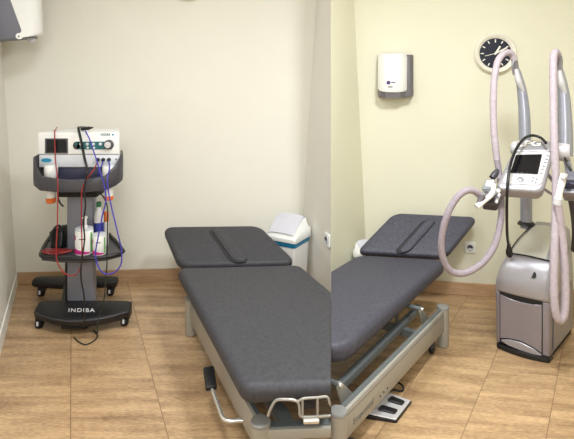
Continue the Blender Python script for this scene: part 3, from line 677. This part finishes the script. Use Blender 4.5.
for z, a0, a1 in ((zb + .002, .150, .272), (zb + .010, .148, .285), (zb + .05, .166, .286), (zb + .25, .100, .280), (zb + .42, .05, .268), (zb + .45, .05, .24)):
    sl_ = .20 if z < zb + .03 else .0
    rows.append([g(a_, b_, z + (a_ - .15) * sl_ + .016) for a_, b_ in ((a0, -.004), ((a0 + a1) / 2, -.006), (a1 - .035, -.005), (a1 - .014, .012), (a1 - .003, .045), (a1, .105), (a1 - .003, .165), (a1 - .014, .20), (a1 - .035, .215), (a0, .214))])
m = MB(); m.grid(rows, closed_u=True); cv = m.build('cover', 'wplastic', rt, 50)
m = MB(); m.lathe([(.020, 0), (.020, .008)], g(.153, -.003, zb + .030), -ey, n=16); tb = m.build('hinge_tab', 'wplastic', cv)
m = MB(); m.lathe([(.005, 0), (.005, .002)], g(.151, -.0105, zb + .028), -ey, n=12); m.build('hinge_pin', 'black', tb)
m = MB(); m.lathe([(.026, 0), (.022, -.02), (.008, -.026)], g(.215, .10, zb + .024), (0, 0, 1), n=16); m.build('nozzle', 'lilac', rt)

def socket(c, nrm, s, label):
    x, z, n = frame_of(nrm); c = V(c); rt = empty('wall_socket', c); tag(rt, label, 'socket', 'wall sockets')
    def sq(h, d_): return [c + x * a * h + z * b * h + n * d_ for a, b in ((-1, -1), (1, -1), (1, 1), (-1, 1))]
    m = MB(); m.pad(sq(s / 2, .012), .012, cr=.012, er=.004); m.build('socket_plate', 'wplastic', rt)
    m = MB(); m.lathe([(s * .33, .0), (s * .33, .0145), (s * .29, .015), (s * .27, .0135)], c, n, n=26); w_ = m.build('socket_ring', 'wshade', rt)
    m = MB(); m.lathe([(s * .26, .0), (s * .26, .0142)], c, n, n=24); m.build('socket_well', 'dgrey', w_)
    m = MB(); m.box(c - z * s * .11 + n * .0146, (s * .42, s * .20, .001), x, z, n); m.build('socket_insert', 'wshade', w_)
    for a in (-1, 1):
        m = MB(); m.lathe([(s * .05, .0), (s * .05, .0155)], c + x * a * s * .11 - z * s * .02, n, n=10); m.build('pin_hole', 'black', w_)
socket((1.246, 3.5435, .327), nB, .072, 'white square wall socket between the right headrest and the machine')
pf = V((AX - PLx, AY - PLy, 0)).normalized(); nP = V((pf.y, -pf.x, 0)); nP = nP if nP.x < 0 else -nP
socket((.2635, 3.3465, .44), nP, .085, 'white wall socket on the left face of the pier beside the bin')

# ================================================================== MASSAGE MACHINE
OX, OY = 1.150, 2.862
def G(x, y, z): return V((OX + .80 * x + .68 * y, OY - .60 * x + .73 * y, z))
Wd, Dp = .268, .45
EX = V((.8, -.6, 0)); EY = V((.68, .73, 0)); NF = V((-.6, -.8, 0))
root = empty('massage_machine', (1.42, 2.95, 0))
tag(root, 'silver body massage machine with screen console, two masts and hoses on the right', 'massage machine')
m = MB(); m.hexa([G(.012, .02, 0), G(Wd - .012, .02, 0), G(Wd - .012, Dp - .01, 0), G(.012, Dp - .01, 0)], [G(.008, .01, .035), G(Wd - .008, .01, .035), G(Wd - .008, Dp, .035), G(.008, Dp, .035)]); m.build('base_skirt', 'blackm', root)
m = MB(); m.hexa([G(0, 0, .028), G(Wd, 0, .028), G(Wd, Dp, .028), G(0, Dp, .028)], [G(-.006, 0, .315), G(Wd + .002, 0, .315), G(Wd, Dp, .315), G(0, Dp, .315)]); m.bevel(.012, 3); cab = m.build('cabinet', 'panel', root)
# door with its dark gaps
def fpanel(pts, name, m_, par, y0=-.001, th=.006, bev=.002):
    mb = MB(); mb.prism([G(x, y0, z) for x, z in pts], NF * th)
    if bev: mb.bevel(bev, 1)
    return mb.build(name, m_, par)
fpanel([(.020, .034), (.235, .034), (.235, .312), (.020, .312)], 'door_gap', 'blackm', cab, .002, .004, 0)
topz = [(.231, .298), (.19, .289), (.13, .285), (.07, .290), (.024, .302)]
door = fpanel([(.024, .062), (.07, .075), (.13, .078), (.19, .064), (.231, .046)] + topz, 'door', 'panel', cab, 0, .008)
fpanel([(.030, .050), (.07, .036), (.13, .029), (.19, .028), (.231, .033), (.231, .038), (.19, .058), (.13, .072), (.07, .069), (.030, .056)], 'kick_panel', 'silver', cab, 0, .012)
m = MB(); m.prism([G(.004, .06, .002)] + [G(x, -.024 * (1 - (2 * x / Wd - 1) ** 2) - .002, .002) for x in [.004 + (Wd - .004) * k / 10 for k in range(11)]] + [G(Wd, .06, .002)], (0, 0, .027)); m.bevel(.004, 2); m.build('front_skirt', 'black', root)
fpanel([(.020, .312), (.070, .296), (.13, .290), (.19, .294), (.235, .304), (.235, .316), (.020, .316)], 'handle_recess', 'blackm', cab, -.004, .004, 0)
m = MB(); m.prism([G(Wd + .003, .05, .05), G(Wd + .003, .40, .05), G(Wd + .003, .40, .30), G(Wd + .003, .05, .30)], V((.8, -.6, 0)) * .003); m.bevel(.001, 1); m.build('side_panel', 'silverd', cab)
# upper shell
prof = [(.0, .312, 0, 0), (-.006, .33, -.006, .0), (-.004, .385, .000, .0), (.012, .445, .014, .002), (.038, .488, .030, .006), (.062, .508, .040, .010), (.16, .566, .060, .012), (.30, .622, .085, .016), (.38, .632, .09, .018), (.44, .60, .07, .015), (.455, .50, .03, .01), (.45, .312, 0, 0)]
rows = []
for y, z, il, ir in prof:
    rows.append([G(il + (Wd - ir - il) * t, y - (.008 * (1 - (2 * t - 1) ** 2) if y < .05 else 0), z + (.004 * (1 - (2 * t - 1) ** 2) if z > .5 else 0)) for t in [k / 8 for k in range(9)]])
m = MB(); R = m.grid(rows, cap=False)
m.face([r[0] for r in R][::-1]); m.face([r[-1] for r in R]); m.face(R[0] + R[-1][::-1])
m.bevel(.008, 2, 45); shl = m.build('upper_shell', 'silver', root, 50)
rows = []
for y, z, a, b in ((.070, .5165, .052, .232), (.085, .5265, .056, .230), (.16, .571, .074, .226), (.25, .608, .094, .222), (.30, .626, .104, .220)):
    rows.append([G(a + (b - a) * t, y, z + .010 * (1 - (2 * t - 1) ** 2) * (1 if y > .071 else .4)) for t in [k / 8 for k in range(9)]])
m = MB(); m.grid(rows, cap=False); m.build('lid', 'lid', shl)
m = MB(); m.tube([G(.040, .064, .513), G(.10, .058, .518), (G(.16, .056, .519)), G(.262, .062, .514)], .0035, n=6); m.build('lid_seam', 'blackm', shl)
m = MB(); m.tube([G(.042, .064, .513), G(.062, .16, .571), G(.088, .30, .627)], .003, n=6); m.build('lid_seam', 'blackm', shl)
lg = MB(); lg.prism([G(x, y, z) for x, y, z in ((.180, .0005, .428), (.198, .0005, .428), (.204, .004, .438), (.200, .010, .452), (.190, .014, .458), (.186, .010, .448))], NF * .006); lg.build('logo', 'black', shl)
# column
c0, c1 = G(.055, .315, .60), G(.047, .33, 1.02)
m = MB(); m.tube([c0, (c0 + c1) / 2, c1], .033, n=18, smooth=2); m.build('column', 'mast', root)
m = MB(); m.lathe([(.050, 0), (.046, .012), (.036, .02)], c0 + V((0, 0, .020)), (0, 0, 1), n=20); m.build('column_collar', 'black', root)
# yoke and masts
ya, yb = V((1.2622, 2.9300, 1.0887)), V((1.5130, 2.7800, 1.0883))
m = MB(); yd = (yb - ya)
m.tube([ya, ya + yd * .04, ya + yd * .12, ya + yd * .5, ya + yd * .9, yb], [.030, .040, .042, .044, .052, .045], n=18, smooth=2); m.build('yoke', 'silverl', root)
def mast(pts, radii):
    mb = MB(); mb.tube(pts, radii, n=16, smooth=5); o = mb.build('mast', 'mast', root)
    d_ = (V(pts[-1]) - V(pts[-2])).normalized(); tip = V(pts[-1])
    mb = MB(); mb.tube([tip - d_ * .02 + V((-.014, -.02, 0)), tip - d_ * .09 + V((-.022, -.028, 0)), tip - d_ * .16 + V((-.012, -.024, 0))], [.012, .019, .010], n=12); mb.build('hose_clip', 'silverl', o)
    return o
mA = mast(w((1.3502, 2.9500, 1.0632), (1.3565, 2.9700, 1.2430), (1.3541, 2.9900, 1.3850), (1.3356, 3.0000, 1.5000), (1.3200, 3.0000, 1.5519)), [.033, .032, .028, .019, .013])
m = MB(); m.tube(w((1.3240, 3.0000, 1.5288), (1.3110, 2.9900, 1.5690), (1.3009, 2.9800, 1.6032)), [.014, .018, .015], n=12); m.build('hose_clamp', 'silverd', mA)
m = MB(); m.tube(w((1.3009, 2.9800, 1.5000), (1.2880, 2.9700, 1.5514), (1.2965, 2.9700, 1.5914)), .007, n=8); m.build('clamp_wire', 'silverd', mA)
mB_ = mast(w((1.4969, 2.8000, 1.0638), (1.5076, 2.8200, 1.2288), (1.5128, 2.8400, 1.3744), (1.5045, 2.8500, 1.4836), (1.4908, 2.8500, 1.5438)), [.040, .037, .031, .022, .015])
m = MB(); m.tube(w((1.4935, 2.8500, 1.5219), (1.4855, 2.8400, 1.5765), (1.4697, 2.8200, 1.6193)), [.015, .020, .015], n=12); m.build('hose_clamp', 'silverd', mB_)
# console
cq = [V((1.0614, 2.6600, 0.9194)), V((1.2726, 2.5850, 0.9184)), V((1.3992, 2.7200, 1.1077)), V((1.2142, 2.8000, 1.0881))]
m = MB(); m.pad(cq, .075, cr=.035, er=.016, es=5); con = m.build('console', 'silver', root)
m = MB(); m.pad([on(cq, .09, .14, .004), on(cq, .93, .14, .004), on(cq, .93, .97, .004), on(cq, .09, .97, .004)], .008, cr=.025, er=.003); m.build('console_fascia', 'silverl', con)
m = MB(); m.pad([on(cq, .185, .385, .009), on(cq, .79, .385, .009), on(cq, .745, .88, .009), on(cq, .13, .88, .009)], .008, cr=.006, er=.002); m.build('screen', 'screen', con)
m = MB(); m.lathe([(.016, 0), (.016, .003), (.013, .005)], on(cq, .46, .25, .003), (cq[1] - cq[0]).cross(cq[3] - cq[0]), n=20); m.build('button', 'silver', con)
for a, b in ((.72, .30), (.80, .27), (.72, .22), (.80, .19)):
    m = MB(); m.lathe([(.006, 0), (.006, .002)], on(cq, a, b, .003), (cq[1] - cq[0]).cross(cq[3] - cq[0]), n=12); m.build('key', 'silverd', con)
for k in range(6):
    for a in (.105, .855):
        cc = on(cq, a + (-.02 if a < .5 else .03) * k / 5, .42 + k * .085, .004); xx = (cq[1] - cq[0]).normalized(); nz = (cq[1] - cq[0]).cross(cq[3] - cq[0]).normalized()
        m = MB(); m.box(cc, (.013, .007, .003), xx, nz.cross(xx), nz); m.build('key', 'silverd', con)
hq = [V((1.2201, 2.7950, 1.0888)), V((1.3966, 2.7250, 1.1044)), V((1.4296, 2.8000, 1.1473)), V((1.2749, 2.8700, 1.1495))]
m = MB(); m.pad(hq, .07, cr=.02, er=.012, es=4); hdr = m.build('console_header', 'silver', con)
hx = (hq[1] - hq[0]).normalized(); hy = hq[3] - hq[0]
lettering('lettering', 'LPG', .062, on(hq, .36, .56, .004), hx, hy, 'ticks', hdr, stretch=1.1, bold=.002)
for s_ in (-1, 1):
    pass
# struts from the console down to the column
m = MB(); m.tube([on(cq, .5, .45, -.05), (on(cq, .5, .45, -.05) + c1) / 2 + V((0, 0, -.01)), c1 + V((0, 0, -.02))], .034, n=14, smooth=2); m.build('console_arm', 'silverd', root)
m = MB(); m.tube(w((1.2993, 2.6600, 0.9271), (1.3656, 2.7000, 0.8873), (1.4174, 2.7400, 0.8624)), .008, n=8, smooth=2); m.tube(w((1.3644, 2.7500, 0.9976), (1.4014, 2.7500, 0.9447), (1.4384, 2.7600, 0.9108)), .009, n=8, smooth=2); m.build('console_strut', 'mast', root)
# handpiece holders
m = MB(); m.pad([V((1.0026, 2.6600, 0.8452)), V((1.0763, 2.6400, 0.8400)), V((1.1029, 2.6800, 0.8815)), V((1.0385, 2.7000, 0.8873))], .06, cr=.015, er=.008); h1 = m.build('handpiece_holder', 'dgrey', root)
m = MB(); m.tube(w((1.0611, 2.6400, 0.8502), (1.0870, 2.6600, 0.8913)), .008, n=8, smooth=1); m.build('holder_clip', 'silverl', h1)
m = MB(); m.lathe([(.010, 0), (.012, .006), (.008, .014)], (1.0672, 2.6300, 0.9143), (-.3, -1, .1), n=14); m.build('holder_knob', 'wplastic', h1)
m = MB(); m.tube(w((1.0802, 2.7400, 0.9573), (1.1000, 2.7500, 0.9764), (1.1199, 2.7600, 0.9958)), [.016, .018, .011], n=12, smooth=2); m.build('holder_arm', 'dgrey', h1)
m = MB(); m.tube(w((1.0880, 2.7200, 0.8566), (1.1631, 2.8000, 0.9023), (1.2715, 2.9000, 0.9981)), .016, n=10, smooth=3); m.build('holder_arm', 'mast', root)
m = MB(); m.pad([V((1.4067, 2.6600, 0.8964)), V((1.4712, 2.6200, 0.9055)), V((1.4937, 2.6600, 0.9424)), V((1.4253, 2.7000, 0.9340))], .07, cr=.012, er=.008); h2 = m.build('handpiece_holder', 'silverd', root)
m = MB(); m.pad([V((1.4067, 2.6600, 0.9424)), V((1.4712, 2.6200, 0.9508)), V((1.4825, 2.6400, 0.9669)), V((1.4173, 2.6800, 0.9588))], .06, cr=.008, er=.004); m.build('holder_band', 'slate', h2)
m = MB(); m.pad([V((1.4170, 2.6600, 0.9654)), V((1.4763, 2.6200, 0.9735)), V((1.4988, 2.6600, 1.0089)), V((1.4461, 2.7000, 1.0015))], .06, cr=.01, er=.006); m.build('holder_top', 'gback', h2)
m = MB(); m.lathe([(.012, 0), (.012, .004)], (1.4293, 2.6450, 0.9405), (-.4, -.9, 0), n=14); m.build('holder_knob', 'navy', h2)
m = MB(); m.tube(w((1.4803, 2.7200, 0.9717), (1.4969, 2.7700, 1.0206), (1.5023, 2.8000, 1.0692)), .018, n=10, smooth=2); m.build('holder_arm', 'mast', root)
m = MB(); m.tube(w((1.4585, 2.6800, 0.8918), (1.4960, 2.7200, 0.7938), (1.5785, 2.8500, 0.6505), (1.6558, 3.0000, 0.4904)), .016, n=10, smooth=3); m.build('side_bar', 'dgrey', root)
m = MB(); m.tube(w((1.4702, 2.7500, 1.0611), (1.4698, 2.7200, 1.0345), (1.4772, 2.7000, 1.0015)), .006, n=8, smooth=3); m.build('console_lead', 'cblack', root)
# hoses
m = MB(); m.tube(w((1.3037, 2.9800, 1.5860), (1.2794, 2.9700, 1.6228), (1.2367, 2.9500, 1.6248), (1.1877, 2.9200, 1.5842), (1.1589, 2.9000, 1.5000), (1.1431, 2.8800, 1.3892), (1.1357, 2.8600, 1.2525), (1.1360, 2.8400, 1.1341), (1.1429, 2.8300, 1.0374)), .0185, n=14, smooth=8, wob=.05); m.build('hose', 'hose', root)
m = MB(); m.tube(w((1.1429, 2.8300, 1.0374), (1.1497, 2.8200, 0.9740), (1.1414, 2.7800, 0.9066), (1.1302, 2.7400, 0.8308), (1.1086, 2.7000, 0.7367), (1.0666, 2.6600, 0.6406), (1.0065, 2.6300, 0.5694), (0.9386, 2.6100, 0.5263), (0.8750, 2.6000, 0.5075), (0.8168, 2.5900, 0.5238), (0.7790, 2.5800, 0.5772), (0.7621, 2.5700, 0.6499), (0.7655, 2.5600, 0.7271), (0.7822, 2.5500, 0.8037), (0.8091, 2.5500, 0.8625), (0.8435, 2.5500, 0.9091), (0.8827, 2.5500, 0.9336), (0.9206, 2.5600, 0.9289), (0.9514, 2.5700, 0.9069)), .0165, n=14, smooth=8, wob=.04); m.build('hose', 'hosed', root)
m = MB(); m.tube(w((1.4697, 2.8200, 1.6085), (1.4458, 2.8000, 1.6238), (1.4247, 2.7800, 1.5909), (1.4083, 2.7500, 1.5000), (1.3940, 2.7200, 1.3692), (1.3761, 2.6800, 1.2165), (1.3658, 2.6500, 1.0668), (1.3605, 2.6300, 0.9184), (1.3425, 2.6000, 0.7750), (1.3221, 2.5700, 0.6351), (1.3093, 2.5500, 0.4947), (1.3066, 2.5400, 0.3863), (1.3188, 2.5400, 0.3179), (1.3410, 2.5450, 0.3009), (1.3608, 2.5500, 0.3378), (1.3711, 2.5600, 0.4415), (1.3715, 2.5700, 0.5758), (1.3644, 2.5800, 0.7062), (1.3495, 2.5800, 0.8203), (1.3421, 2.5800, 0.8699)), .0190, n=14, smooth=8, wob=.06); m.build('hose', 'hose', root)
# console lead hanging in front of the console
m = MB(); m.tube(w((1.3548, 2.7200, 1.1443), (1.3579, 2.7800, 1.1632), (1.3246, 2.8000, 1.1742), (1.2724, 2.7800, 1.1632), (1.2083, 2.7200, 1.1286), (1.1535, 2.6600, 1.0754), (1.1100, 2.6000, 1.0150), (1.0841, 2.5600, 0.9338), (1.0990, 2.6000, 0.8000), (1.1523, 2.7200, 0.6631), (1.2023, 2.8200, 0.5727)), .0075, n=10, smooth=6); cb = m.build('console_cable', 'cblack', root)
m = MB(); m.lathe([(.010, 0), (.017, .012), (.018, .035), (.012, .05), (.009, .075)], (1.2131, 2.8350, 0.5078), (-.1, -.1, 1), n=14); m.build('cable_plug', 'black', cb)

# ---- handpieces resting in their holders
rt = empty('massage_handpiece', (1.0000, 2.6000, 0.9250)); tag(rt, 'white massage handpiece with a splayed handle in the left holder beside the console', 'handpiece', 'massage handpieces on the machine')
m = MB(); m.pad([V((0.9756, 2.6150, 0.8915)), V((1.0330, 2.5950, 0.9036)), V((1.0565, 2.6350, 0.9755)), V((1.0109, 2.6550, 0.9690))], .05, cr=.014, er=.009); hp = m.build('head', 'silver', rt)
m = MB(); m.pad([V((0.9750, 2.6000, 0.9275)), V((1.0116, 2.5850, 0.9293)), V((1.0161, 2.5900, 0.9461)), V((0.9813, 2.6100, 0.9429))], .012, cr=.004, er=.002); m.build('roller_slot', 'beam', hp)
m = MB(); m.tube(w((1.0350, 2.6000, 0.9550), (1.0241, 2.5850, 0.9233), (1.0033, 2.5700, 0.9020), (0.9680, 2.5550, 0.8809), (0.9256, 2.5400, 0.8552)), [.010, .012, .013, .012, .015], n=12, smooth=4); m.build('handle', 'wplastic', rt)
m = MB(); m.tube(w((0.9600, 2.5600, 0.9043), (0.9508, 2.5550, 0.8858), (0.9366, 2.5500, 0.8674)), [.020, .015, .010], n=12, smooth=3); m.build('hose_nozzle', 'gback2', rt)
rt = empty('massage_handpiece', (1.3545, 2.5800, 0.9443)); tag(rt, 'white straight massage handpiece hanging in the right holder in front of the hose', 'handpiece', 'massage handpieces on the machine')
m = MB(); m.tube(w((1.3825, 2.6000, 1.0050), (1.3697, 2.5900, 0.9671), (1.3545, 2.5800, 0.9294), (1.3420, 2.5750, 0.8860)), [.014, .018, .016, .017], n=12, smooth=4); m.build('handle', 'wplastic', rt)
m = MB(); m.tube(w((1.3616, 2.5700, 0.9860), (1.3717, 2.5750, 0.9949), (1.3925, 2.6000, 0.9975)), [.010, .013, .012], n=12, smooth=2); m.build('trigger', 'silverl', rt)
m = MB(); m.tube(w((1.3430, 2.5750, 0.8909), (1.3416, 2.5800, 0.8600)), [.021, .022], n=12, smooth=1); m.build('hose_nozzle', 'wshade', rt)

# ================================================================== LIGHT AND CAMERA
def area(name, loc, size, power, col=(1, .95, .86), rot=(0, 0, 0)):
    l = bpy.data.lights.new(name, 'AREA'); l.size = size; l.energy = power; l.color = col
    o = bpy.data.objects.new(name, l); o.location = loc; o.rotation_euler = rot; COL.objects.link(o)
area('ceiling_lamp_left', (-.65, 1.8, 2.56), .5, 24, (.94, .975, 1))
area('ceiling_lamp_right', (.8, 1.8, 2.56), .38, 50, (.94, .975, 1))
area('ceiling_lamp_rear', (.0, -.6, 2.5), 1.4, 64, (.94, .975, 1), (math.radians(48), 0, 0))
wd = bpy.data.worlds.new('world'); bpy.context.scene.world = wd; wd.use_nodes = True
wd.node_tree.nodes['Background'].inputs[0].default_value = (.95, .98, 1, 1); wd.node_tree.nodes['Background'].inputs[1].default_value = .15
cam = bpy.data.cameras.new('camera'); co = bpy.data.objects.new('camera', cam); COL.objects.link(co)
cam.sensor_fit = 'HORIZONTAL'; cam.sensor_width = 36; cam.lens = 36 * 520 / 574
cam.shift_y = -(219.5 - 75) / 574
cam.clip_start = .02
co.location = (0, 0, 1.5); co.rotation_euler = (math.pi / 2, 0, 0)
sc = bpy.context.scene; sc.camera = co
sc.view_settings.view_transform = 'Standard'; sc.view_settings.look = 'None'; sc.view_settings.exposure = 0.0
